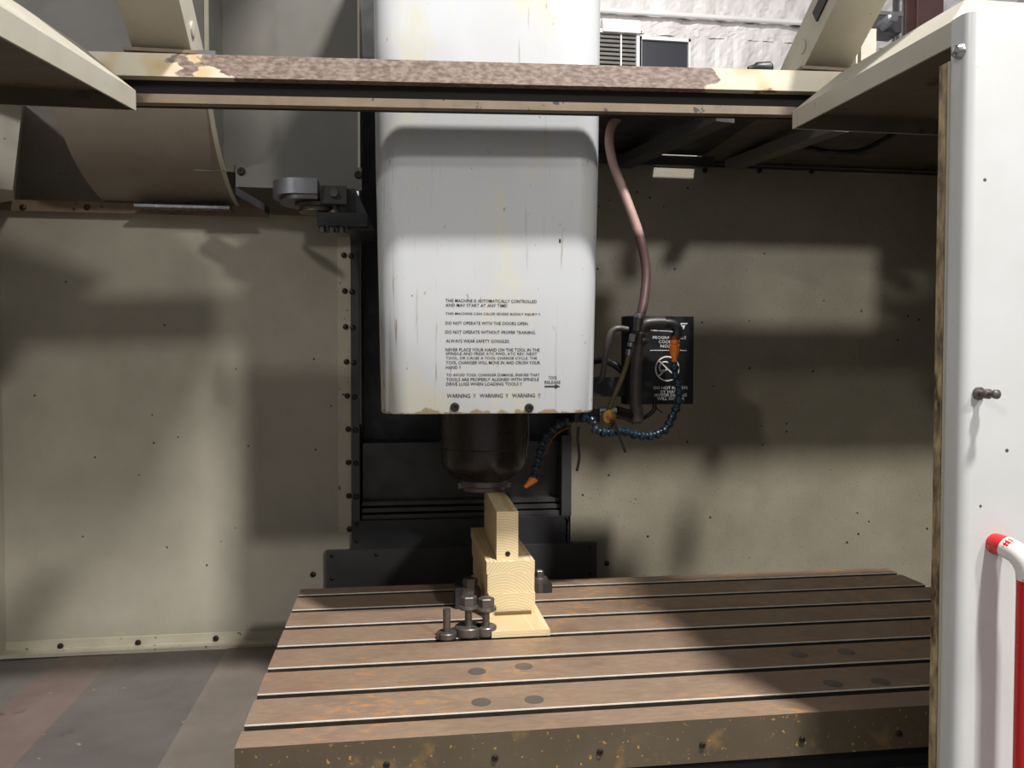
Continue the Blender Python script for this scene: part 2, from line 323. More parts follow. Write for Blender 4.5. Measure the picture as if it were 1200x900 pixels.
# button-head rivet, axis -Y
RIVET = mesh_of(MB().lathe([(.0085, 0), (.0085, .002), (.007, .005), (.0035, .0068)], 12), 'rivet', M_screw)
SCREW = mesh_of(MB().lathe([(.0095, 0), (.0095, .004), (.0075, .007), (.004, .007), (.0036, .004)], 14), 'screw', M_screw)
def rivets(parent, pts, y, src=RIVET, name='rivet'):
    for u, v in pts:
        p = at(u, v, Y=y); inst(src, name, T(*p) @ FRONT, parent)
def lettering(name, text, x, z, width, y, parent, material, height=None, bold=0.):
    """raised print on a plane facing the door: x = left end, z = middle of the capitals"""
    cu = bpy.data.curves.new(name, 'FONT'); cu.body = text; cu.size = 1; cu.offset = bold; cu.resolution_u = 2
    t = bpy.data.objects.new(name, cu); COL.objects.link(t)
    bpy.context.view_layer.update(); dg = bpy.context.evaluated_depsgraph_get()
    me = bpy.data.meshes.new_from_object(t.evaluated_get(dg)); bpy.data.objects.remove(t); bpy.data.curves.remove(cu)
    xs = [v.co.x for v in me.vertices]; ys = [v.co.y for v in me.vertices]
    sx = width/(max(xs)-min(xs)); hz = height or sx*(max(ys)-min(ys)); sy = hz/(max(ys)-min(ys)); cx, cy = min(xs), (min(ys)+max(ys))/2
    for v in me.vertices: v.co = Vector((x+(v.co.x-cx)*sx, y, z+(v.co.y-cy)*sy))
    me.materials.append(material); o = bpy.data.objects.new(name, me); COL.objects.link(o)
    return o

# ------------------------------------------------------------------ the setting: enclosure walls, floor, shop
YW = .32; XL, XR = -1.66, 1.22; ZF = -.24
WTOPL = 1.012; WTOPR = 1.20; ZR0 = 1.215
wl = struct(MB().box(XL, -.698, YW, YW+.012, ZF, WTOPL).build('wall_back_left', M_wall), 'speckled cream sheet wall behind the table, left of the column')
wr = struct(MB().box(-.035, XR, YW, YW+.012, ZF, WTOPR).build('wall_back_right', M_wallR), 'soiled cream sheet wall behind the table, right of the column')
rivets(wl, [(13, 240), (367, 673)], YW)
rivets(wr, [(711, 660), (826, 200), (890, 200), (951, 201)], YW)
o = MB().box(XL, -.9, YW-.004, YW, ZF-.0, ZF+.034).build('flange', M_trimw, wl)
MB().box(XL, -.86, YW-.045, YW-.004, ZF, ZF+.010).build('ledge_lip', M_trimw, wl)
rivets(o, [(71, 757), (162, 753), (253, 748)], YW-.004)
for q in o.children: q.matrix_parent_inverse = Matrix()
MB().box(-.738, -.700, YW-.003, YW, .08, WTOPL-.06).build('edge_strip', M_trimw, wl)
e2 = MB().box(-.700, -.676, YW-.01, YW+.03, .08, WTOPL-.06).build('corner_post', M_dark2, wl)
ZR = [(403, 299), (404, 341), (405, 383), (406, 424), (407, 464), (408, 503), (408.5, 542), (409, 581), (409.5, 620)]
rivets(wl, ZR, YW-.003)
rivets(wl, [(u+8.5, v+1) for u, v in ZR[:8]], YW-.01)
# upper wall set back behind the left wall, ledge on top
up = struct(MB().box(XL, -.70, YW+.13, YW+.142, WTOPL-.05, 1.9).build('wall_upper_left', M_curve))
lg = MB().box(XL, -.93, YW-.03, YW+.13, WTOPL+.004, WTOPL+.018).build('ledge', M_trimw, wl)
MB().box(XL, -.93, YW-.034, YW-.03, WTOPL-.012, WTOPL+.018).build('ledge_lip', M_lip, wl)
for k, u in enumerate((27, 102, 175)):
    p = at(u, 243, Y=YW-.034); inst(RIVET, 'rivet', T(*p) @ FRONT, wl)
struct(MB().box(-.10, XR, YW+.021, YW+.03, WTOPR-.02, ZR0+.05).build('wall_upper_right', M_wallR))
MB().box(.17, XR, YW-.006, YW+.02, WTOPR-.004, WTOPR+.002).build('trim_1', M_dark)['kind'] = 'structure'
wL = struct(MB().hexa([(XL-.012, -1.02, ZF), (XL, -1.02, ZF), (XL, YW+.14, ZF), (XL-.012, YW+.14, ZF), (XL-.012, -1.02, .99), (XL, -1.02, .99), (XL, YW+.14, .99), (XL-.012, YW+.14, .99)]).box(XL-.012, XL, -.58, YW+.14, .99, 1.35).build('wall_left', M_wall))
wR = struct(MB().box(XR, XR+.012, -1.02, YW+.03, ZF, .99).box(XR, XR+.012, -.58, YW+.03, .99, 1.35).build('wall_right', M_wallR))
# floor of plates lying side by side (seams run front to back)
fl = struct(MB().box(XL, XR, -1.02, YW, ZF-.03, ZF-.012).build('floor', M_dark))
FP = [mat('floor_plate_%s' % n, a, b, rough=.42, scale=5, stains=srgb(70, 50, 42), stain_scale=6, stain_amt=.37, specks=srgb(150, 134, 124), speck_scale=40, speck_amt=.3) for n, a, b in
      (('grey', srgb(112, 107, 104), srgb(92, 88, 85)), ('pinkish', srgb(120, 104, 98), srgb(100, 86, 81)), ('slate', srgb(104, 97, 95), srgb(86, 80, 78)), ('brownish', srgb(124, 115, 107), srgb(104, 96, 89)))]
for (a, b, zz, mm) in ((XL, -1.505, -.004, 0), (-1.503, -1.345, -.002, 1), (-1.345, -1.05, 0, 2), (-1.05, -.55, .002, 3), (-.548, XR, -.002, 0)):
    MB().box(a, b, -1.02, YW-.002, ZF-.012, ZF+zz).build('floor_plate', FP[mm], fl)
struct(MB().box(XL, XR, -1.032, -1.021, -.95, ZF-.06).build('wall_front', M_door))
shop = struct(MB().box(-9, 12, -12, 9.3, -1.0, -.95).build('floor_shop', M_shopfl))

# rear roof of the enclosure on the right, with a notch at the wall that lets light fall through

ce = struct(MB().box(-.10, .36, -.30, YW-.06, ZR0, ZR0+.012).build('ceiling', M_dark))
MB().box(-.10, .23, YW-.06, YW+.02, ZR0, ZR0+.012).build('roof_strip', M_dark, ce)
MB().box(-.10, .40, YW-.05, YW-.044, ZR0-.03, ZR0).build('roof_lip', M_dark, ce)
def bar(a, b, w, h, name, material, parent):
    a, b = Vector(a), Vector(b); d = (b-a).normalized(); x = d.cross(Vector((0, 0, 1))).normalized()*w/2; z = Vector((0, 0, 1))*h
    return MB().hexa([a-x, a+x, b+x, b-x, a-x+z, a+x+z, b+x+z, b-x+z]).build(name, material, parent, smooth=False)
bar(at(730, 197, Y=YW-.05), at(850, 143, Y=-.28), .05, .03, 'brace', M_dark2, ce)
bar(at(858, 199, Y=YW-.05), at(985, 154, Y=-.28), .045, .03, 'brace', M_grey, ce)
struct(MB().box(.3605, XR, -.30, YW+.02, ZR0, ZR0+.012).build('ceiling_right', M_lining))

# ------------------------------------------------------------------ column covers in the recess
XC0, XC1 = -.676, -.035
c = thing('column_cover', (-.355, YW+.1, ZF), 'dark sheet metal column cover in the recess behind the spindle', 'machine cover')
MB().box(XC0, XC1, .52, .53, -.1, 1.9).build('back_panel', M_dark, c)
MB().hexa([(XC0, YW, .40), (XC0+.006, YW, .40), (XC0+.006, .52, .33), (XC0, .52, .33), (XC0, YW, 1.9), (XC0+.006, YW, 1.9), (XC0+.006, .52, 1.9), (XC0, .52, 1.9)]).build('side_panel', M_grey, c)
MB().box(XC0-.03, XC0, YW+.03, .53, -.14, .42).build('lower_side_panel', M_dark, c)
MB().box(XC1-.006, XC1, YW+.012, .52, -.14, 1.9).build('side_panel', M_dark2, c)
MB().box(XC0+.006, XC1-.006, .40, .52, .11, .335).bevel(.004).build('lower_panel', M_dark2, c)
for k in range(3):
    MB().box(XC0+.006, XC1-.006, .352-.012*k, .40, .150-.018*k, .162-.018*k).build('rail', M_dark2, c)
MB().box(XC1-.03, XC1, YW-.012, YW+.03, .113, .36).build('post', M_dark2, c)
ap = MB().box(-.70, -.052, YW-.014, YW+.03, .028, .113).build('apron', M_dark, c)
sk = MB().box(-.772, .043, YW-.022, YW-.004, -.14, .029).bevel(.002, 1).build('skirt', M_dark2, c)
for u, v in ((389, 651), (389, 678), (441, 650), (691, 641), (691, 672), (561, 652), (418, 614), (418, 634), (664, 607), (664, 626)):
    p = at(u, v, Y=YW-.022 if v > 637 else YW-.014); inst(RIVET, 'rivet', T(*p) @ FRONT @ Matrix.Scale(.7, 4), c)

# ------------------------------------------------------------------ T-slot table
TX0, TX1, TY0, TY1, TZ = -.813, .813, -.878, 0, -.072
tb = thing('machine_table', (0, -.44, TZ), 'rusty brown cast iron table with seven long T-slots', 'machine table')
SL = [-.0554-.1238*k for k in range(7)]            # far lip of each slot
sw, sd, tw, td = .022, .022, .034, .016
poly = [(TY0, TZ), (TY1, TZ), (TY1, 0)]
for y in SL:
    poly += [(y, 0), (y, -sd), (y+(tw-sw)/2, -sd), (y+(tw-sw)/2, -sd-td), (y-sw-(tw-sw)/2, -sd-td), (y-sw-(tw-sw)/2, -sd), (y-sw, -sd), (y-sw, 0)]
poly.append((TY0, 0))
body = MB().prism(poly, TX0, TX1, 'X').build('table_body', M_table, tb, smooth=False)
body.data.materials.append(M_tfront)
for f_ in body.data.polygons:
    if f_.normal.y < -.9 and abs(f_.center.y-TY0) < .001: f_.material_index = 1
for y in SL:      # near-white strip painting the edge highlight along the far side of every slot
    MB().box(TX0+.001, TX1-.001, y-.0011, y+.0006, -.0016, .0004).build('slot_lip_highlight', M_edge, tb, smooth=False)
    MB().box(TX0+.001, TX1-.001, y-.0010, y+.0001, -sd, -.0016).build('slot_wall', M_slot, tb, smooth=False)
PLUG = mesh_of(MB().lathe([(.017, 0), (.017, .0008)], 18), 'plug', mat('dull_plug_steel', srgb(112, 104, 98), srgb(98, 90, 84), rough=.4, metal=.3))
for u, v in ((559, 787), (614, 781), (564, 823), (626, 820), (936, 767), (992, 764), (976, 801), (1032, 799)):
    inst(PLUG, 'plug', T(*at(u, v, Z=0)), tb)
for u, v in ((453, 896), (580, 888), (703, 881), (823, 873), (940, 866), (1053, 859)):
    inst(SCREW, 'screw', T(*at(u, v, Y=TY0)) @ FRONT @ Matrix.Scale(.55, 4), tb)
sa = thing('table_saddle', (-.2, -.44, ZF), 'dark steel saddle carrying the T-slot table', 'saddle')
MB().box(-.805, .805, -.845, -.05, TZ-.045, TZ-.001).build('table_underside', M_hole, sa)
MB().box(-.74, .74, -.83, -.08, ZF+.003, TZ-.045).bevel(.006).build('saddle_block', M_dark, sa)

# ------------------------------------------------------------------ spindle head
HX, HYF = -.371, -.45
hd = thing('spindle_head', (HX, -.05, .478), 'white spindle head hood printed with black warning text, black spindle below', 'spindle head')
bm = MB(); rings = []
def rr(hw, y0, y1, r, n=7):
    pts = []
    for cx, cy, a0 in ((hw-r, y0+r, -90), (hw-.02, y1-.02, 0), (-hw+.02, y1-.02, 90), (-hw+r, y0+r, 180)):
        q = r if a0 in (-90, 180) else .02
        for k in range(n+1):
            a = math.radians(a0+90*k/n); pts.append((cx+q*math.cos(a), cy+q*math.sin(a)))
    return pts
for z, hw, dy in ((.478, .2265, .0015), (.482, .229, 0), (.75, .234, 0), (1.0, .239, 0), (1.75, .246, 0), (1.78, .235, .015)):
    rings.append([bm.bm.verts.new((HX+x, y, z)) for x, y in rr(hw, HYF+dy, .30, .058)])
n = len(rings[0])
for a, b in zip(rings, rings[1:]):
    for k in range(n): bm.bm.faces.new((a[k], a[(k+1) % n], b[(k+1) % n], b[k]))
bm.bm.faces.new(rings[0][::-1]); bm.bm.faces.new(rings[-1])
hood = bm.build('hood', M_hood, hd)
YT = HYF-.0009
LN = [("THIS MACHINE IS AUTOMATICALLY CONTROLLED", 395, 853, 223), ("AND MAY START AT ANY TIME!", 395, 705, 246), ("THIS MACHINE CAN CAUSE SEVERE BODILY INJURY !!", 395, 870, 290),
      ("DO NOT OPERATE WITH THE DOORS OPEN.", 395, 812, 336), ("DO NOT OPERATE WITHOUT PROPER TRAINING.", 395, 848, 381), ("ALWAYS WEAR SAFETY GOGGLES.", 397, 718, 426),
      ("NEVER PLACE YOUR HAND ON THE TOOL IN THE", 395, 868, 470), ("SPINDLE AND PRESS ATC FWD, ATC REV, NEXT", 397, 855, 491), ("TOOL, OR CAUSE A TOOL CHANGE CYCLE. THE", 397, 855, 513),
      ("TOOL CHANGER WILL MOVE IN AND CRUSH YOUR", 397, 870, 535), ("HAND !!", 397, 472, 559), ("TO AVOID TOOL CHANGER DAMAGE, ENSURE THAT", 399, 868, 598),
      ("TOOLS ARE PROPERLY ALIGNED WITH SPINDLE", 399, 864, 620), ("DRIVE LUGS WHEN LOADING TOOLS !!", 399, 778, 643), ("WARNING  !!   WARNING  !!   WARNING  !!", 402, 870, 702), ("TOOL", 912, 955, 611), ("RELEASE", 893, 972, 634)]
def child_of(o, par, root):
    o.parent = par; o.matrix_parent_inverse = Matrix.Translation(-root.location) if par is root else Matrix()
for s, a, b, v in LN:
    p0, p1 = at(430+a*.23333, 300+v*.23333, Y=YT), at(430+b*.23333, 300+v*.23333, Y=YT)
    o = lettering('warning_line', s, p0.x, p0.z, p1.x-p0.x, YT, None, M_ink, height=.0066 if v != 702 else .0082, bold=.006)
    o.parent = hood; o['label'] = 'black printed warning text'
p0, p1 = at(430+893*.23333, 300+655*.23333, Y=YT), at(430+972*.23333, 300+655*.23333, Y=YT)
ar = MB().prism([(p0.x, p0.z-.0016), (p1.x-.012, p0.z-.0016), (p1.x-.012, p0.z-.0048), (p1.x, p0.z), (p1.x-.012, p0.z+.0048), (p1.x-.012, p0.z+.0016), (p0.x, p0.z+.0016)], YT, YT+.0004, 'Y').build('printed_arrow', M_ink, None, smooth=False)
ar.parent = hood
for u, v in ((533, 477), (620, 478)):
    s = inst(SCREW, 'screw', Matrix(), hd); s.parent = hood; s.matrix_parent_inverse = Matrix(); s.matrix_basis = T(*at(u, v, Y=HYF)) @ FRONT
SX, SY, NZ = -.337, .03, .243
Ms = T(SX, SY, 0)
sp = MB().lathe([(.150, .478), (.150, .462), (.118, .458), (.116, .440), (.116, .36), (.113, .357), (.113, .318), (.106, .302), (.080, .276), (.072, .272)], 48, Ms).build('spindle_nose', M_spin, hd)
rg = MB().lathe([(.068, .273), (.068, .258), (.060, .255), (.058, NZ+.001), (.03, NZ+.001)], 36, Ms).build('nose_ring', M_bolt, hd)
rg.parent = sp; rg.matrix_parent_inverse = Matrix()
for sgn in (-1, 1):
    q = MB().box(-.008, .008, -.010, .010, .252, .266, T(SX+sgn*.062, SY-.02, 0)).bevel(.002).build('drive_lug', M_bolt, None); q.parent = sp
pr = MB().tube([(-.224, -.02, .47), (-.222, -.02, .40), (-.229, -.02, .33)], .002, 6).build('proximity_wire', M_alu, None); pr.parent = sp

# ------------------------------------------------------------------ cross beam and its two arms
bx0, bx1 = -1.25, .42; TILT = .019/.74
be = thing('crossbeam', (-.45, -.55, 1.06), 'chipped brown and cream crossbeam spanning the open doorway', 'beam')
def bz(x, z): return z + (x+.45)*TILT
def tbox(y0, y1, z0, z1, name, material):
    # built round the beam's middle so that its wear follows it
    o = MB().hexa([(bx0+.45, y0, bz(bx0, z0)), (bx1+.45, y0, bz(bx1, z0)), (bx1+.45, y1, bz(bx1, z0)), (bx0+.45, y1, bz(bx0, z0)),
                   (bx0+.45, y0, bz(bx0, z1)), (bx1+.45, y0, bz(bx1, z1)), (bx1+.45, y1, bz(bx1, z1)), (bx0+.45, y1, bz(bx0, z1))]).bevel(.003).build(name, material)
    o.parent = be; o.matrix_parent_inverse = Matrix.Translation((0, .55, -1.06)); return o
tbox(-.585, -.50, 1.114, 1.155, 'upper_tube', M_beam)
tbox(-.562, -.50, 1.082, 1.116, 'track_groove', M_hole)
tbox(-.580, -.560, 1.068, 1.084, 'lower_lip', M_lip)
def arm(xc, wid, side, label):
    d = Vector((0, -1.5, 1)).normalized(); nrm = Vector((0, -1, -1.5)).normalized()    # nrm: down towards the doorway
    base = Vector((xc, -.555, bz(xc, 1.158))); L_, th = .62, .085
    root = thing('support_arm', base, label, 'support arm', 'arms on the crossbeam')
    X = Vector((wid/2, 0, 0)); N_ = nrm*.0; B_ = -nrm*th
    b0 = [base-X, base+X, base+X+B_, base-X+B_]
    cut = []
    for p in b0:                    # foot of the arm cut level on the beam
        k = (bz(xc, 1.164)-p.z)/d.z; cut.append(p+d*k if abs(k) < .3 else p)
    top = [p+d*L_ for p in b0]
    body = MB().hexa(cut+top).bevel(.006).build('arm_body', M_cream, root)
    foot = MB().box(xc-wid/2-.012, xc+wid/2+.012, -.583, -.51, bz(xc, 1.1585), bz(xc, 1.1645)).build('foot_plate', M_lip, root)
    # round cap and lip on the inner side
    c0 = base + d*.035 + B_*.45 + Vector((side*wid/2, 0, 0))
    MB().lathe([(.014, 0), (.014, .003), (.010, .004)], 20, T(*c0) @ rot_to((side, 0, 0))).build('round_cap', M_cream, root)
    return root, d, B_, base
ax = at(187, 64, Y=-.585).x; aw = at(222, 64, Y=-.585).x-at(152, 64, Y=-.585).x
arm(ax, aw, 1, 'cream sheet metal arm rising from the beam in front of the grey tool changer cover')
ax2 = (at(1000, 90, Y=-.585).x+at(947, 88, Y=-.585).x)/2; aw2 = at(1000, 90, Y=-.585).x-at(947, 88, Y=-.585).x
r2, d2, B2, b2 = arm(ax2, aw2, -1, 'cream sheet metal arm with a black rocker switch on its side')
pc = b2 + d2*.125 + B2*.5 + Vector((-aw2/2, 0, 0))
Mr = Matrix((Vector((0, d2.y, d2.z)), (-B2).normalized(), Vector((-1, 0, 0)))).transposed().to_4x4(); Mr.translation = pc
MB().box(-.026, .026, -.014, .014, -.002, .004, Mr).bevel(.002).build('rocker_switch', M_black, r2)
q = MB().box(-.016, .016, -.009, .009, -.008, .008).bevel(.002, 2).build('cable_connector', M_alu); p = at(243, 56, Y=-.55); q.location = (p.x, -.55, bz(p.x, 1.156)+.008)
tag(q, 'small silver cable connector on the beam beside the cream arm', 'connector')
q = MB().lathe([(.010, -.02), (.013, -.016), (.013, .012), (.009, .018), (.006, .03)], 16, rot_to((-1, 0, -.1))).build('cable_gland', M_black); p = at(893, 83, Y=-.55); q.location = (p.x, -.55, bz(p.x, 1.156)+.0135)
tag(q, 'black cable gland lying on the beam beside the switch arm', 'cable gland')
# grey box bolted behind the right arm
gb = thing('junction_box', at(1008, 78, Y=-.45), 'small grey junction box behind the arm with the switch', 'junction box')
pa, pb = at(1003, 80, Y=-.45), at(1021, 38, Y=-.45)
MB().box(pa.x, pb.x, -.47, -.42, pa.z-.05, pb.z).bevel(.003).build('box_body', M_cream, gb)
MB().box(pa.x-.012, pa.x-.008, -.47, -.45, pa.z-.05, pa.z+.03).build('mounting_tab', M_trimw, gb)

# ------------------------------------------------------------------ sliding doors (leaf + roof tray)
def tray(xi, sgn, xo, root, material, zb, tilt, yf):
    """roof tray of a door: flange all round, sloped shoulder, raised top. xi = inner edge"""
    y0, y1 = yf+.0341, -.62
    def P(x, y, z): return (x, y, z+tilt*(y+1.12))
    xa, xb = (xi, xo) if sgn > 0 else (xo, xi)
    ins = .085
    lev = [(0, zb), (0, zb+.034), (ins, zb+.105)]
    bmx = MB(); R_ = []
    for i, z in lev:
        xl = xa+(i if sgn > 0 else 0); xr = xb-(i if sgn < 0 else 0)
        R_.append([bmx.bm.verts.new(P(*p)) for p in ((xl, y0+i, z), (xr, y0+i, z), (xr, y1-i*.3, z), (xl, y1-i*.3, z))])
    inn = [bmx.bm.verts.new(P(*p)) for p in ((xa+.004, y0+.004, zb), (xb-.004, y0+.004, zb), (xb-.004, y1-.004, zb), (xa+.004, y1-.004, zb))]
    inu = [bmx.bm.verts.new(P(*p)) for p in ((xa+.004, y0+.004, zb+.03), (xb-.004, y0+.004, zb+.03), (xb-.004, y1-.004, zb+.03), (xa+.004, y1-.004, zb+.03))]
    for A, B in ((R_[0], R_[1]), (R_[1], R_[2]), (inn, R_[0]), (inu, inn)):
        for k in range(4): bmx.bm.faces.new((A[k], A[(k+1) % 4], B[(k+1) % 4], B[k]))
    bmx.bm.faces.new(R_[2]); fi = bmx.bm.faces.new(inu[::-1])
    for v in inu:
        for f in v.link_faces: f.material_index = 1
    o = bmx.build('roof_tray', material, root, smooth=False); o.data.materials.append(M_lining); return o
def door(xi, xo, sgn, label, zb, tilt, yf=-1.12):
    root = thing('sliding_door', ((xi+xo)/2, yf+.03, -.9), label, 'door')
    tray(xi, sgn, xo, root, M_cream, zb, tilt, yf)
    mb = MB(); r = .016
    tx = xi; xi = xi+(-.075 if sgn < 0 else 0); xa, xb = min(xi, xo), max(xi, xo)
    pts = []
    for k in range(7):
        a = math.radians(180+90*k/6); pts.append((r+r*math.cos(a), r+r*math.sin(a)))
    wdt = xb-xa; prof = [(0, .034)]+pts+[(wdt, 0), (wdt, .034)]
    if sgn < 0: prof = [(wdt-x, y) for x, y in prof]
    mb.prism([(xa+x, yf+y) for x, y in prof], -.9, zb+.036, 'Z')
    leaf = mb.build('door_leaf', M_door, root)
    sl = MB().box(xi-.002 if sgn > 0 else xi-.012, xi+.012 if sgn > 0 else xi+.002, yf+.038, yf+.056, -.9, zb-.02).bevel(.003).build('seal_strip', M_seal, root)
    MB().box(xi-.002 if sgn > 0 else xi-.006, xi+.006 if sgn > 0 else xi+.002, yf+.0342, yf+.039, -.9, zb-.02).build('seal_channel', M_cream, root)
    return root
DX = at(1130, 300, Y=-1.12).x
dr = door(DX, 1.30, 1, 'white sliding door with a red bar handle', 1.030, .030)
dl = door(-1.02, -2.0, -1, 'cream sliding door whose roof tray pokes in beside the beam', .962, .13, -1.24)
p = at(1123, 60, X=DX); p = Vector((DX, p.y, p.z))
MB().lathe([(.0105, 0), (.0105, .003), (.008, .009), (.004, .0115)], 18, T(DX, at(1126, 60, X=DX).y, at(1126, 60, X=DX).z) @ rot_to((-1, 0, 0))).build('dome_bolt', M_steel, dr)
# red handle
h0 = at(1166, 637, Y=-1.12); hz = h0.z
yo = -1.168; hx = h0.x+.012
pts = [(h0.x, -1.118, hz), (h0.x, -1.14, hz), (h0.x+.004, -1.158, hz-.006), (hx-.002, -1.167, hz-.022), (hx, yo, hz-.045)]
hd1 = MB().tube(pts+[(hx, yo, hz-.10), (hx, yo, hz-.22), (hx, yo, hz-.40), (hx-.002, -1.167, hz-.423), (h0.x+.004, -1.158, hz-.438), (h0.x, -1.14, hz-.445), (h0.x, -1.118, hz-.445)], .0145, 18, 6).build('handle', M_red, dr)
hd1['label'] = 'red painted bar handle'
wp = MB().tube(pts[1:4]+[(hx, yo, hz-.038)], .0149, 18, 6).build('worn_patch', M_worn, None); wp.parent = hd1
k0 = at(1146, 461, Y=-1.12)
kn = MB().lathe([(.009, 0), (.009, .004), (.0045, .005), (.0045, .012), (.007, .014), (.007, .019), (.004, .021), (.004, .027), (.0065, .029), (.0065, .033), (.003, .035)], 14, T(*k0) @ rot_to((0.1, -1, 0))).build('latch_stud', M_bolt, dr)
kn['label'] = 'small dark threaded latch stud'

# ------------------------------------------------------------------ tool changer
tc = thing('tool_changer_cover', (-1.1, .1, 1.03), 'grey tool changer cover with a curved underside above the left wall', 'machine cover')
YC = -.08
xa, xb = at(55, 132, Y=YC).x, at(242, 112, Y=YC).x
zt = at(150, 100, Y=YC).z; zb_ = at(113, 234, Y=.29).z
prof = [(YC, 2.39), (YC, zt+.15), (YC, zt+.02)]
P0, P1, P2 = Vector((YC, zt+.02)), Vector((YC+.10, zb_+.035)), Vector((.30, zb_))
for k in range(1, 13):
    t = k/12; q = P0*(1-t)**2+P1*2*t*(1-t)+P2*t*t; prof.append((q.x, q.y))
MB().sheet(prof, xa, xb, -.004, 'X').build('curved_panel', M_curve, tc)
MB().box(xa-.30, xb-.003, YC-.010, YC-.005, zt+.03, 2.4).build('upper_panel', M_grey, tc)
MB().prism([(-1.629, -1.165), (-0.270, -1.165), (-0.262, -1.014), (-0.254, -0.852), (-0.417, -0.758), (-0.488, -0.720), (-0.505, -0.209), (-1.629, -0.209)], 2.40, 2.415, 'Z').build('added_shade_panel', M_grey, tc, smooth=False)  # unseen panel, added and shaped to shade the left wall
prof2 = [(a, b) for a, b in prof]
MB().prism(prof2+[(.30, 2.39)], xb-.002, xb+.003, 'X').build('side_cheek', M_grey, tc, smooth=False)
ed = MB().sheet([(a-.002, b-.002) for a, b in prof], xb-.002, xb+.008, -.008, 'X').build('edge_strip', M_trimw, tc)
YP = .10
xc_, xd_ = at(246, 150, Y=YP).x, at(422, 150, Y=YP).x
zp = at(350, 195, Y=YP).z; zq = at(350, 222, Y=YP).z
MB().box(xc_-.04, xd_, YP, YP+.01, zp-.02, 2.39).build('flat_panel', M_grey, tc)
MB().box(xd_-.006, xd_, YP-.006, YP, zp, 2.39).build('edge_lip', M_trimw, tc)
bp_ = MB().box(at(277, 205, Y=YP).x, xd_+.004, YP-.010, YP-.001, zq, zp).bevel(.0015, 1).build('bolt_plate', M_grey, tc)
for u, v in ((283, 201), (420, 205)):
    s = inst(SCREW, 'bolt', T(*at(u, v, Y=YP-.010)) @ FRONT @ Matrix.Scale(1.1, 4), bp_); s.matrix_parent_inverse = Matrix()
MB().hexa([(*at(276, 226, Y=.05).xy, at(276, 226, Y=.05).z-.004), (*at(310, 246, Y=.05).xy, at(310, 246, Y=.05).z-.004), (*at(316, 243, Y=.12).xy, at(310, 246, Y=.05).z), (*at(282, 224, Y=.12).xy, at(276, 226, Y=.05).z),
           (*at(276, 226, Y=.05).xy, at(276, 226, Y=.05).z+.016), (*at(310, 246, Y=.05).xy, at(310, 246, Y=.05).z+.016), (*at(316, 243, Y=.12).xy, at(310, 246, Y=.05).z+.016), (*at(282, 224, Y=.12).xy, at(276, 226, Y=.05).z+.016)]).build('slot_guide', M_dark, tc, smooth=False)
# shiny parts seen in the gap between cover and wall
fg = MB().box(at(162, 240, Y=.26).x, at(272, 240, Y=.26).x, .22, .30, at(200, 246, Y=.26).z, at(200, 243, Y=.26).z).build('gap_rail', M_steel, tc)
# gripper arm
YA = -.02
ta = thing('tool_gripper', at(400, 250, Y=YA), 'silver and black tool changer gripper beside the hood', 'tool gripper')
a0, a1 = at(318, 230, Y=YA), at(374, 230, Y=YA); zt_, zb2 = at(350, 210, Y=YA-.03).z, at(350, 228, Y=YA-.03).z
xr_ = a1.x; rad = (a1.x-a0.x)*.55
ol = [(xr_, YA-.05)]+[(a0.x+rad+rad*math.cos(math.radians(a)), YA+.03+.08*math.sin(math.radians(a))) for a in range(270, 89, -15)]+[(xr_, YA+.11)]
MB().prism(ol, zb2, zt_, 'Z').bevel(.002, 1).build('gripper_block', M_alu, ta)
MB().prism([(x*.86+.14*xr_, y+.004) for x, y in ol], zb2-.012, zb2, 'Z').build('gripper_pad', M_bolt, ta)
Mt = T((a0.x+a1.x)/2+.05, YA+.03, 0)
MB().lathe([(.055, zb2-.014), (.055, zb2-.022), (.045, zb2-.024), (.045, zb2-.034), (.03, zb2-.036)], 28, Mt).build('tool_ring', M_bolt, ta)
c0, c1 = at(378, 220, Y=YA), at(407, 237, Y=YA)
cl = MB().box(c0.x, c1.x, YA-.03, YA+.08, c1.z-.01, c0.z).bevel(.003).build('clevis_block', M_dark2, ta)
q = MB().lathe([(.011, 0), (.011, .012), (.006, .012)], 6, T((c0.x+c1.x)/2, YA-.03, (c0.z+c1.z)/2-.002) @ FRONT).build('hex_bolt', M_bolt, ta)
q = MB().lathe([(.009, 0), (.009, .03), (.016, .031), (.016, .045), (.009, .046), (.009, .06)], 14, T((c0.x+c1.x)/2, YA, c1.z-.068)).build('pivot_pin', M_bolt, ta)
g0, g1 = at(372, 250, Y=YA), at(440, 270, Y=YA)
MB().box(g0.x, g1.x-.02, YA-.02, YA+.10, g1.z+.006, g0.z).bevel(.004).build('arm_bar', M_dark, ta)
for k in range(3):
    MB().lathe([(.009, 0), (.009, .014), (.005, .016)], 6, T(g0.x+.012+.024*k, YA-.005, g1.z-.009)).build('set_screw', M_bolt, ta)
MB().hexa([(c1.x, YA+.0, g1.z), (-.622, YA+.0, g1.z), (-.622, YA+.2, g1.z), (c1.x, YA+.2, g1.z), (c1.x, YA, c0.z), (c1.x+.02, YA, c0.z), (c1.x+.02, YA+.2, c0.z), (c1.x, YA+.2, c0.z)]).build('slide_bracket', M_dark, ta, smooth=False)
# lit gusset on the far left
gx = at(4, 200, Y=.12)
gs = MB().hexa([(XL+.002, .02, 1.02), (*at(15, 232, Y=.10).xy, 1.02), (*at(17, 232, Y=.24).xy, 1.02), (XL+.002, .30, 1.02), (XL+.002, .02, 1.30), (*at(30, 128, Y=.10).xy, 1.30), (*at(30, 128, Y=.24).xy, 1.30), (XL+.002, .30, 1.30)]).build('gusset_plate', M_cream)
tag(gs, 'cream folded gusset at the left end of the dirty ledge', 'gusset')

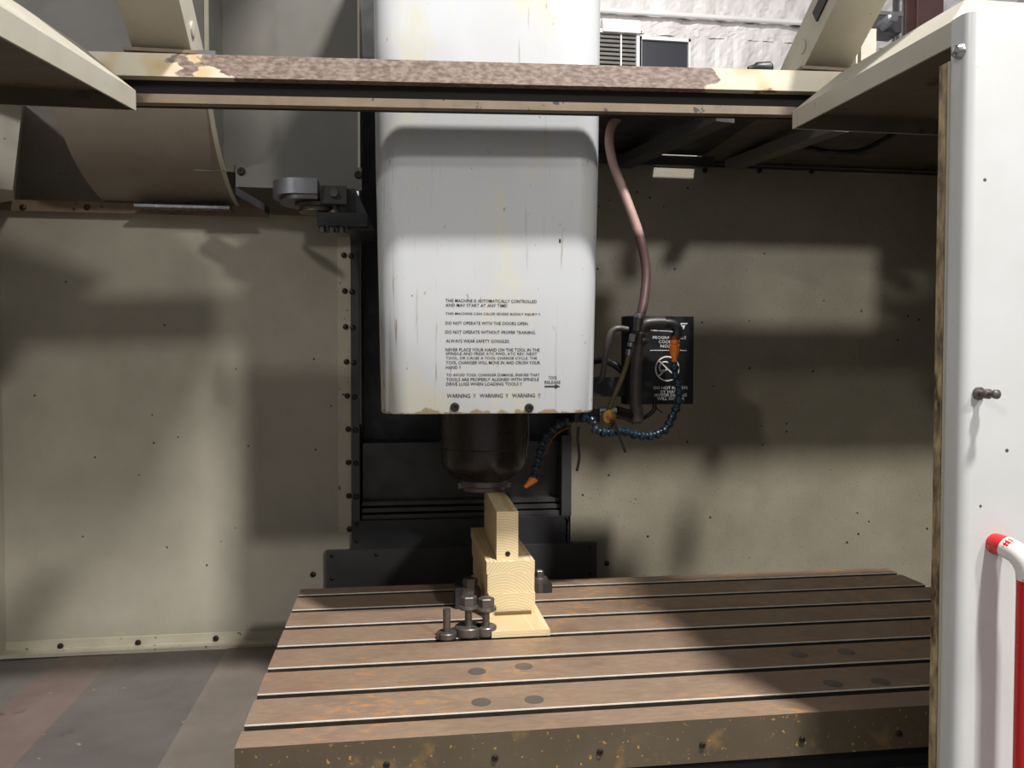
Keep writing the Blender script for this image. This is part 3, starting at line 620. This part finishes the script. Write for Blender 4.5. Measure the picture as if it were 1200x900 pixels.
# ------------------------------------------------------------------ coolant nozzle unit
YB = -.12
nb = thing('nozzle_motor_box', at(774, 474, Y=YB), 'flat black nozzle motor box printed with white text and a no-turning symbol', 'motor box')
b0, b1 = at(734, 474, Y=YB), at(813, 371, Y=YB)
box = MB().box(b0.x, b1.x, YB, YB+.05, b0.z, b1.z).bevel(.003).build('box_body', M_black, nb)
MB().box(b0.x-.10, b0.x+.02, YB+.012, YB+.04, b0.z+.02, b0.z+.07).build('mounting_bracket', M_dark, nb)
YL = YB-.0008
def ltr(s, u0, u1, v, hpx, bold=.0, par=box):
    p0, p1 = at(u0, v, Y=YL), at(u1, v, Y=YL)
    o = lettering('printed_line', s, p0.x, p0.z, p1.x-p0.x, YL, None, M_white, height=hpx*.00211, bold=bold); o.parent = par; return o
ltr('PROGRAMMABLE', 765, 804, 395.5, 3.6); ltr('COOLANT', 772, 797, 400.5, 3.6); ltr('NOZZLE', 774, 796, 405.5, 3.6)
ltr('DO NOT ROTATE', 766, 806, 454.5, 3.6, .02); ltr('BY HAND', 774, 798, 459, 3.6, .02); ltr('MOTOR DAMAGE', 767, 805, 463, 3.6, .02); ltr('WILL OCCUR', 770, 802, 467.2, 3.6, .02)
p0, p1 = at(762, 410.5, Y=YL), at(805, 410.5, Y=YL)
q = MB().box(p0.x, p1.x, YL, YL+.0006, p0.z-.0008, p0.z+.0008).build('printed_rule', M_white); q.parent = box
cc = at(782, 432, Y=YL); R1 = 15.5*.00211
def ring(cx, cz, ro, ri, a0=0, a1=360, n=36, name='printed_ring'):
    b = bmesh.new(); A, B = [], []
    for k in range(n+1):
        a = math.radians(a0+(a1-a0)*k/n); A.append(b.verts.new((cx+ro*math.cos(a), YL, cz+ro*math.sin(a)))); B.append(b.verts.new((cx+ri*math.cos(a), YL, cz+ri*math.sin(a))))
    for k in range(n): b.faces.new((A[k], A[k+1], B[k+1], B[k]))
    me = bpy.data.meshes.new(name); b.to_mesh(me); b.free(); me.materials.append(M_white); o = bpy.data.objects.new(name, me); COL.objects.link(o); o.parent = box; return o
ring(cc.x, cc.z, R1, R1-.0034)
ring(cc.x-.006, cc.z+.003, R1*.5, R1*.5-.003, 60, 250, 20, 'printed_turn_arrow')
q = MB().box(-R1*.95, R1*.95, YL-cc.y, YL-cc.y+.0004, -.0016, .0016, T(cc.x, cc.y, cc.z) @ Matrix.Rotation(math.radians(42), 4, 'Y')).build('printed_slash', M_white); q.parent = box
q = MB().box(-R1*.0, R1*.95, YL-cc.y, YL-cc.y+.0004, -.0016, .0016, T(cc.x, cc.y, cc.z) @ Matrix.Rotation(math.radians(140), 4, 'Y')).build('printed_slash', M_white); q.parent = box
q = MB().prism([(cc.x-.010, cc.z-.010), (cc.x-.016, cc.z-.002), (cc.x-.003, cc.z-.004)], YL, YL+.0004, 'Y').build('printed_arrow_head', M_white, smooth=False); q.parent = box
lg0 = at(801, 382, Y=YL)
for poly_ in ([(-.011, .0075), (.012, .0075), (.009, .0045), (-.006, .0045)], [(-.012, .0075), (-.008, .0075), (-.003, -.002), (-.005, -.002)], [(-.003, .0015), (.005, .0015), (.000, -.0095), (-.0015, -.0065)]):
    q = MB().prism([(lg0.x+x, lg0.z+z) for x, z in poly_], YL, YL+.0004, 'Y').build('printed_emblem', M_white, smooth=False); q.parent = box

def pt(u, v, y): return tuple(at(u, v, Y=y))
YP2 = -.19
cp = thing('coolant_pipe', pt(745, 488, YP2), 'grimy dark coolant pipe bent over in front of the black motor box', 'pipe')
MB().tube([pt(745, 486, YP2), pt(745, 440, YP2), pt(749, 400, YP2)], .0145, 14, 3).build('riser_pipe', M_pipe, cp)
MB().tube([pt(749, 404, YP2), pt(750, 390, YP2), pt(755, 381, YP2), pt(766, 379, YP2), pt(778, 379, YP2)], .0175, 16, 5).build('elbow', M_elbow, cp)
MB().tube([pt(776, 379, YP2), pt(788, 380, YP2), pt(793, 386, YP2), pt(793, 396, YP2)], .0140, 16, 5).build('elbow', M_black, cp)
MB().tube([pt(762, 387.5, YP2-.012), pt(788, 389, YP2-.012)], .003, 8, 0).build('tie_rod', M_steel, cp)
for u, v in ((750, 391), (753, 399)):
    MB().lathe([(.0165, -.004), (.0178, -.002), (.0178, .002), (.0165, .004)], 18, T(*pt(u, v, YP2)) @ rot_to((.12, 0, 1))).build('hose_clamp', M_bolt, cp)
MB().lathe([(.012, .02), (.016, .012), (.017, -.02), (.013, -.026)], 18, T(*pt(746, 484, YP2))).build('pipe_cap', M_pipe, cp)
MB().tube([pt(744, 492, YP2+.01), pt(730, 486, YP2+.01), pt(716, 485, YP2+.01)], .013, 12, 3).build('base_elbow', M_black, cp)

# bead hose
def bead(r):
    return MB().lathe([(r*.62, 0), (r*.78, r*.25), (r*.72, r*.55), (r*.8, r*.8), (r*1.12, r*1.15), (r*1.12, r*1.75), (r*.85, r*2.05), (r*.6, r*2.1)], 14)
BEAD = mesh_of(bead(.0105), 'hose_segment', M_blue)
def loc_hose(path, root, step=.0205, scale=1.):
    P = spline(path, 30); acc = 0; last = P[0]; out = []
    inst(BEAD, 'hose_segment', T(*P[0]) @ rot_to(P[3]-P[0]) @ Matrix.Scale(scale, 4), root)
    for i in range(1, len(P)):
        acc += (P[i]-P[i-1]).length
        if acc >= step*scale:
            acc = 0; d = P[min(i+3, len(P)-1)]-P[i-1]; inst(BEAD, 'hose_segment', T(*P[i]) @ rot_to(d) @ Matrix.Scale(scale, 4), root)
    return P
h1 = thing('segmented_hose', pt(790, 430, -.2), 'blue segmented coolant hose hanging in a loop below the orange cone', 'hose', 'blue segmented coolant hoses')
loc_hose([pt(790, 424, -.2), pt(791, 437, -.2), pt(795, 452, -.2), pt(795, 470, -.2), pt(788, 488, -.2), pt(780, 502, -.21), pt(765, 510, -.22), pt(748, 510, -.225), pt(730, 506, -.23), pt(712, 507, -.24), pt(703, 506, -.24), pt(698, 498, -.235), pt(690, 492, -.22)], h1)
oc = thing('orange_hose_fitting', pt(791, 410, -.2), 'bright orange cone fitting on a copper collar above the blue hose', 'fitting')
z0 = at(791, 424, Y=-.2).z; px = .00203; xo_ = at(790.5, 412, Y=-.2).x
MB().lathe([(.0065, z0), (.0065, z0+4*px), (.0145, z0+15*px), (.0150, z0+16*px), (.008, z0+16*px)], 20, T(xo_, -.2, 0)).build('cone', M_orange, oc)
MB().lathe([(.0105, z0+15*px), (.0125, z0+17*px), (.0125, z0+20*px), (.0095, z0+21*px), (.0125, z0+23*px), (.0125, z0+26*px), (.011, z0+28*px)], 8, T(xo_, -.2, 0)).build('collar', M_orange, oc)
MB().lathe([(.014, z0+27*px), (.014, z0+31*px)], 18, T(xo_, -.2, 0)).build('copper_band', mat('copper_band', srgb(120, 70, 44), srgb(96, 54, 36), rough=.35, metal=.5), oc)
h2 = thing('segmented_hose', pt(680, 493, -.2), 'blue segmented coolant hose with an orange tip aimed at the spindle', 'hose', 'blue segmented coolant hoses')
loc_hose([pt(671, 493, -.16), pt(664, 494, -.16), pt(653, 499, -.15), pt(641, 511, -.15), pt(635, 524, -.15), pt(631, 538, -.15), pt(628, 551, -.15), pt(626, 558, -.15)], h2)
pn, pm = Vector(pt(626.5, 560, -.15)), Vector(pt(615, 571, -.155))
MB().lathe([(.0115, 0), (.0115, .004), (.0045, (pm-pn).length), (.002, (pm-pn).length)], 16, T(*pn) @ rot_to(pm-pn)).build('nozzle_tip', M_orange, h2)
q = MB().tube([pt(668, 500, -.14), pt(655, 506, -.14), pt(645, 517, -.14), pt(638, 532, -.14)], .003, 8).build('copper_line', mat('copper_tube', srgb(130, 84, 60), srgb(100, 64, 46), rough=.35, metal=.4)); tag(q, 'thin copper line running beside the orange-tipped blue hose', 'pipe')
bs = thing('hose_block', pt(690, 492, -.18), 'black hose manifold block under the corner of the hood', 'manifold')
MB().box(pt(672, 0, -.17)[0], pt(702, 0, -.17)[0], -.20, -.12, pt(0, 500, -.17)[2], pt(0, 484, -.17)[2]).bevel(.004).build('block', M_black, bs)
MB().tube([pt(678, 500, -.2), pt(677, 515, -.2), pt(679, 535, -.2), pt(676, 552, -.2)], .0035, 8).build('hanging_wire', M_rubber, bs)
# pink hose
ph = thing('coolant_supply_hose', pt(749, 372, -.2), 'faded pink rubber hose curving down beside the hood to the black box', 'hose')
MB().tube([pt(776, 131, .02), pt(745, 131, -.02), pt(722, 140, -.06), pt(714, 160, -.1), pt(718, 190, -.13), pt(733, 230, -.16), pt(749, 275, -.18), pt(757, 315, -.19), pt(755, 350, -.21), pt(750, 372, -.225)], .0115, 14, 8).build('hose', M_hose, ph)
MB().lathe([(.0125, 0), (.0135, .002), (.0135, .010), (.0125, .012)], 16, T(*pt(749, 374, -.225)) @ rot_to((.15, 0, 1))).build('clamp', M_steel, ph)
MB().lathe([(.010, 0), (.010, .02), (.012, .02), (.012, .028), (.006, .03)], 14, T(*pt(747, 388, -.228)) @ rot_to((.1, 0, 1))).build('barb', M_bolt, ph)
# other hoses and lines
q = MB().tube([pt(736, 386, -.18), pt(722, 385, -.18), pt(714, 394, -.18), pt(709, 420, -.18), pt(706, 440, -.18), pt(700, 446, -.16)], .0075, 12, 6).build('bent_pipe', M_pipe); tag(q, 'bent dark metal pipe between the hood and the motor box', 'pipe')
q = MB().tube([pt(694, 424, -.10), pt(704, 422, -.14), pt(718, 426, -.145), pt(726, 432, -.148), pt(731, 437, -.135)], .009, 12, 6).build('black_hose', M_rubber); tag(q, 'short thick glossy black hose from hood to motor box', 'hose')
ol_ = thing('olive_hose', pt(714, 483, -.21), 'olive rubber hose with crimped steel fittings above the brass valve', 'hose')
MB().tube([pt(737, 414, -.225), pt(734, 428, -.21), pt(727, 447, -.215), pt(718, 468, -.215), pt(713, 482, -.21)], .0062, 12, 6).build('hose', M_olive, ol_)
for k, (u, v, hh) in enumerate(((737, 413, .016), (739, 404, .011), (741, 396, .02))):
    MB().lathe([(.007, -hh/2), (.0085, -hh/2+.001), (.0085, hh/2-.001), (.007, hh/2)], 6 if k == 2 else 12, T(*pt(u, v, -.225)) @ rot_to((.15, 0, 1))).build('crimp_fitting', M_steel, ol_)
bv = thing('brass_valve', pt(712, 488, -.23), 'small brass valve with a steel body at the corner of the hood', 'valve')
MB().lathe([(.014, 0), (.017, .004), (.017, .012), (.010, .014)], 12, T(*pt(713, 488, -.22)) @ FRONT).build('valve_wheel', M_brass, bv)
MB().lathe([(.007, 0), (.007, .020), (.004, .021)], 6, T(*pt(713, 488, -.22)) @ FRONT).build('stem_nut', mat('dull_copper', srgb(140, 92, 60), rough=.35, metal=.6), bv)
MB().tube([pt(702, 482, -.20), pt(722, 481, -.20)], .010, 12, 0).build('valve_body', M_steel, bv)
MB().tube([pt(722, 481, -.20), pt(740, 487, -.19)], .012, 12, 0).build('corrugated_sleeve', M_black, bv)
q = MB().tube([pt(719, 492, -.25), pt(726, 512, -.25), pt(733, 530, -.25)], .0034, 8, 3).build('cable_tie', M_rubber); tag(q, 'black cable tie end sticking down past the blue hose', 'cable tie')
q = MB().tube([pt(720, 495, -.24), pt(714, 502, -.24)], .0035, 8, 0).build('cable_tie', M_rubber); tag(q, 'stubby black tie under the brass valve', 'cable tie')
q = MB().tube([pt(767, 473, -.16), pt(766, 481, -.16), pt(756, 489, -.16), pt(744, 494, -.17)], .0055, 10, 6).build('power_cable', M_rubber); tag(q, 'black power cable curling out under the motor box', 'cable')
q = MB().tube([pt(768, 477, -.16), pt(776, 484, -.16)], .0022, 6, 0).build('cable_tie', M_rubber); tag(q, 'thin black tie on the cable below the motor box', 'cable tie')
q = MB().tube([tuple(at(1050, 155, Z=ZR0-.006)), pt(1030, 167, .02), pt(1005, 177, .04), pt(975, 178, .06), pt(950, 174, .10), tuple(at(925, 170, Z=ZR0-.006))], .007, 10, 6).build('hanging_cable', M_rubber); tag(q, 'black cable sagging below the roof of the white door', 'cable')

# ------------------------------------------------------------------ wood stack
def board(name, x0, x1, y0, y1, z0, z1, material, label, rot=0., bev=.0055, tilt=0.):
    o = MB().box(-(x1-x0)/2, (x1-x0)/2, 0, y1-y0, 0, z1-z0).bevel(bev).build(name, material)
    o.location = ((x0+x1)/2, y0, z0); o.rotation_euler = (tilt, 0, rot); return tag(o, label, 'wood board')
board('plywood_sheet', -.369, -.243, -.440, .03, .0006, .013, M_ply, 'thin plywood sheet lying on the table under the boards', .0, .001)
board('pine_board', -.362, -.255, -.318, .06, .0135, .0600, M_wood[0], 'bottom pine board of the stack, resting on plywood')
board('pine_board', -.364, -.256, -.314, .07, .0604, .1040, M_wood[1], 'middle pine board, sandwiched between two others')
board('pine_board', -.366, -.255, -.312, .08, .1044, .1310, M_wood[2], 'top flat pine board carrying the upright block', .0)
board('pine_block', -.341, -.291, -.296, .06, .1314, .2425, M_wood[3], 'pine block on edge, wedged under the spindle', math.radians(-1.6), .006)
p0, p1 = at(580, 721, Z=.0135), at(622, 718, Z=.0135)
board('dark_strip', p0.x, p1.x, p0.y-.002, p0.y+.006, .0134, .0195, mat('dark_strip_brown', srgb(120, 92, 48), srgb(96, 72, 38), rough=.6), 'thin dark strip lying on the plywood', math.radians(1), .0008)  # thin dark brown strip along the foot of the boards
s1 = MB().lathe([(.006, 0), (.006, .0006), (.003, .0008)], 14).build('knot_screw', M_screw); s1.location = at(595, 649, Y=-.2965); s1.rotation_euler = (math.radians(90), 0, 0); tag(s1, 'screw head in the end of the upright pine block', 'screw')

# ------------------------------------------------------------------ clamping hardware on the table
def stud_foot(u, v, rb, hb, hh, head, label, tilt=0.):
    p = at(u, v, Z=0); root = thing('clamp_stud', (p.x, p.y, .0008), label, 'clamp stud', 'clamp studs beside the wood')
    M = T(p.x, p.y, .0008)
    MB().lathe([(rb*.92, 0), (rb, .002), (rb, hb-.002), (rb*.93, hb)], 28, M).build('round_base', M_bolt, root)
    MB().lathe([(.0080, hb), (.0080, hh)], 14, M).build('threaded_rod', M_bolt, root)
    if head:
        MB().lathe([(.0215, hh-.027), (.0230, hh-.024), (.0220, hh-.020), (.016, hh-.019)], 24, M).build('flange_washer', M_bolt, root)
        MB().lathe([(.0180, hh-.020), (.0180, hh-.002), (.0155, hh), (.0095, hh), (.009, hh-.006)], 6, M).build('hex_nut', M_bolt, root)
    return root
stud_foot(523.5, 748, .0215, .014, .062, False, 'bare threaded stud on a small round base')
stud_foot(549, 744, .030, .020, .084, True, 'hex nut stud on the widest round base')
stud_foot(569.5, 744, .0230, .020, .080, True, 'hex nut stud on a small round base against the plywood')
p = at(551, 712, Z=0)
cb = thing('clamp_bushing', (p.x, p.y, .0008), 'black step clamp bushing with a nut, behind the studs', 'clamp')
M = T(p.x, p.y, .0008)
MB().lathe([(.026, 0), (.026, .040), (.024, .044)], 24, M).build('bushing', M_bolt, cb)
MB().lathe([(.0225, .044), (.0225, .049), (.014, .050)], 24, M).build('flange_washer', M_bolt, cb)
MB().lathe([(.0175, .050), (.0175, .068), (.0150, .070), (.009, .070), (.009, .064)], 6, M).build('hex_nut', M_bolt, cb)
MB().box(-.036, .0, -.01, .05, 0, .05, M).bevel(.003).build('step_block', M_dark, cb)
p = at(626, 697, Z=0)
cb = thing('clamp_bushing', (p.x, p.y, .0008), 'dark clamp bushing half hidden on the far side of the pine boards', 'clamp')
M = T(p.x+.018, p.y+.03, .0008)
MB().lathe([(.021, 0), (.021, .034), (.019, .037)], 24, M).build('bushing', M_bolt, cb)
MB().lathe([(.012, .037), (.012, .052), (.010, .054)], 6, M).build('hex_nut', M_bolt, cb)
MB().box(-.008, .03, -.02, .03, 0, .022, M).bevel(.003).build('step_block', M_dark, cb)

# ------------------------------------------------------------------ shop wall far behind
YS = 9.0
def wrinkled(name, x0, x1, z0, z1, nx, nz, amp, seed, material):
    rnd = random.Random(seed); bmw = bmesh.new(); ph_ = [(rnd.uniform(3, 9), rnd.uniform(-4, 4), rnd.uniform(0, 6.28), rnd.uniform(.3, 1)) for _ in range(12)]
    g = []
    for j in range(nz+1):
        row = []
        for i in range(nx+1):
            x, z = x0+(x1-x0)*i/nx, z0+(z1-z0)*j/nz
            h = sum(a*abs(math.sin(kx*x*1.3+kz*z*1.3+p)) for kx, kz, p, a in ph_)/6 + rnd.uniform(-.08, .08)
            row.append(bmw.verts.new((x, YS-.02-amp*h, z)))
        g.append(row)
    for j in range(nz):
        for i in range(nx): bmw.faces.new((g[j][i], g[j][i+1], g[j+1][i+1], g[j+1][i]))
    me = bpy.data.meshes.new(name); bmw.to_mesh(me); bmw.free(); me.materials.append(material)
    o = bpy.data.objects.new(name, me); COL.objects.link(o); return o
sw = struct(MB().box(-9, 12, YS+.1, YS+.3, -.95, 9).build('wall_shop', M_foil))
zp1 = at(800, 26, Y=YS).z; zp2 = at(800, 45, Y=YS).z
for nm, z0, z1, sd_ in (('insulation_sheet', zp1, zp1+2.2, 3), ('insulation_sheet', zp2-.02, zp1, 5), ('insulation_sheet', zp2-3, zp2, 8)):
    o = wrinkled(nm, .6, 8.5, z0, z1, 150, 50 if z1-z0 > 1 else 8, .10, sd_, M_foil); o.parent = sw
q = MB().tube([(.8, YS-.22, zp1), (8.5, YS-.22, zp1)], .035, 10, 0).build('conduit', M_frame); tag(q, 'white conduit running along the foil insulation', 'conduit')
def quad(u0, u1, v0, v1, y): a, b = at(u0, v1, Y=y), at(u1, v0, Y=y); return a.x, b.x, a.z, b.z
x0, x1, z0, z1 = quad(752, 807, 49, 92, YS-.3)
w1 = thing('window_1', ((x0+x1)/2, YS-.25, z0), 'dark window in a thin white frame on the far shop wall', 'window'); del w1['category']; w1['kind'] = 'structure'
MB().box(x0, x1, YS-.26, YS-.24, z0-.3, z1).build('pane', M_glass, w1)
for a in ((x0-.03, x0, z0-.3, z1+.04), (x1, x1+.03, z0-.3, z1+.04), (x0-.03, x1+.03, z1, z1+.04)):
    MB().box(a[0], a[1], YS-.30, YS-.2, a[2], a[3]).build('window_frame', M_frame, w1)
x0, x1, z0, z1 = quad(700, 746, 40, 92, YS-.3)
w2 = thing('window_2', ((x0+x1)/2, YS-.25, z0), 'window with lowered grey blinds on the far shop wall', 'window'); del w2['category']; w2['kind'] = 'structure'
MB().box(x0, x1, YS-.22, YS-.2, z0-.3, z1).build('pane', M_glass, w2)
for k in range(16):
    z = z0-.3+(z1-z0+.3)*k/16; MB().box(x0, x1, YS-.27, YS-.24, z, z+.034).build('blind_slat', M_blind, w2, smooth=False)
for a in ((x1, x1+.07, z0-.3, z1+.05), (x0, x1+.07, z1, z1+.05)):
    MB().box(a[0], a[1], YS-.30, YS-.2, a[2], a[3]).build('window_frame', M_frame, w2)
MB().box(x0+.32, x0+.34, YS-.29, YS-.275, z0-.3, z1).build('window_frame', M_frame, w2)
x0, x1, z0, z1 = quad(706, 750, 24, 38, YS-.3)
q = MB().prism([(YS-.2, z0), (YS-.35, z0), (YS-.30, z1), (YS-.2, z1)], x0, x1, 'X').build('blind_box', M_frame); tag(q, 'white blind box above the blinds on the shop wall', 'blind box')
x0, x1, z0, z1 = quad(1068, 1100, -60, 120, 6.5)
q = thing('steel_column', ((x0+x1)/2, 6.5, -.95), 'maroon steel column standing in the shop behind the door', 'column')
MB().box(x0, x1, 6.4, 6.42, -.95, z1).build('flange', M_maroon, q); MB().box((x0+x1)/2-.01, (x0+x1)/2+.01, 6.42, 6.62, -.95, z1).build('web', M_maroon, q); MB().box(x0, x1, 6.62, 6.64, -.95, z1).build('flange', M_maroon, q)
x0, x1, z0, z1 = quad(1046, 1068, -60, 120, 6.8)
q = thing('dark_pipe_stand', ((x0+x1)/2, 6.8, -.95), 'dark upright pipe next to the maroon column', 'pipe')
MB().tube([((x0+x1)/2, 6.8, -.95), ((x0+x1)/2, 6.8, z1)], (x1-x0)/2, 12, 0).build('pipe', M_dark, q)
MB().box((x0+x1)/2-.12, (x0+x1)/2+.12, 6.7, 6.9, -.95, -.93).build('base_plate', M_dark, q)
x0, x1, z0, z1 = quad(1004, 1052, 20, 42, 6.2)
q = thing('overhead_hoist', ((x0+x1)/2, 6.2, z0), 'dark hoist trolley hanging in the shop behind the switch arm', 'hoist')
MB().box(x0, x1, 6.1, 6.3, z1-.03, z1+.01).build('rail', M_grey, q)
MB().box(x0+.03, x1-.05, 6.05, 6.3, z0, z1-.06).bevel(.02).build('motor', M_dark2, q)
MB().lathe([(.06, 0), (.06, .2), (.04, .22)], 16, T(x0+.2, 6.05, z0+.06) @ FRONT).build('drum', M_alu, q)
MB().tube([(x1-.06, 6.15, z0), (x1-.06, 6.15, z0-.5)], .012, 8, 0).build('chain', M_steel, q)
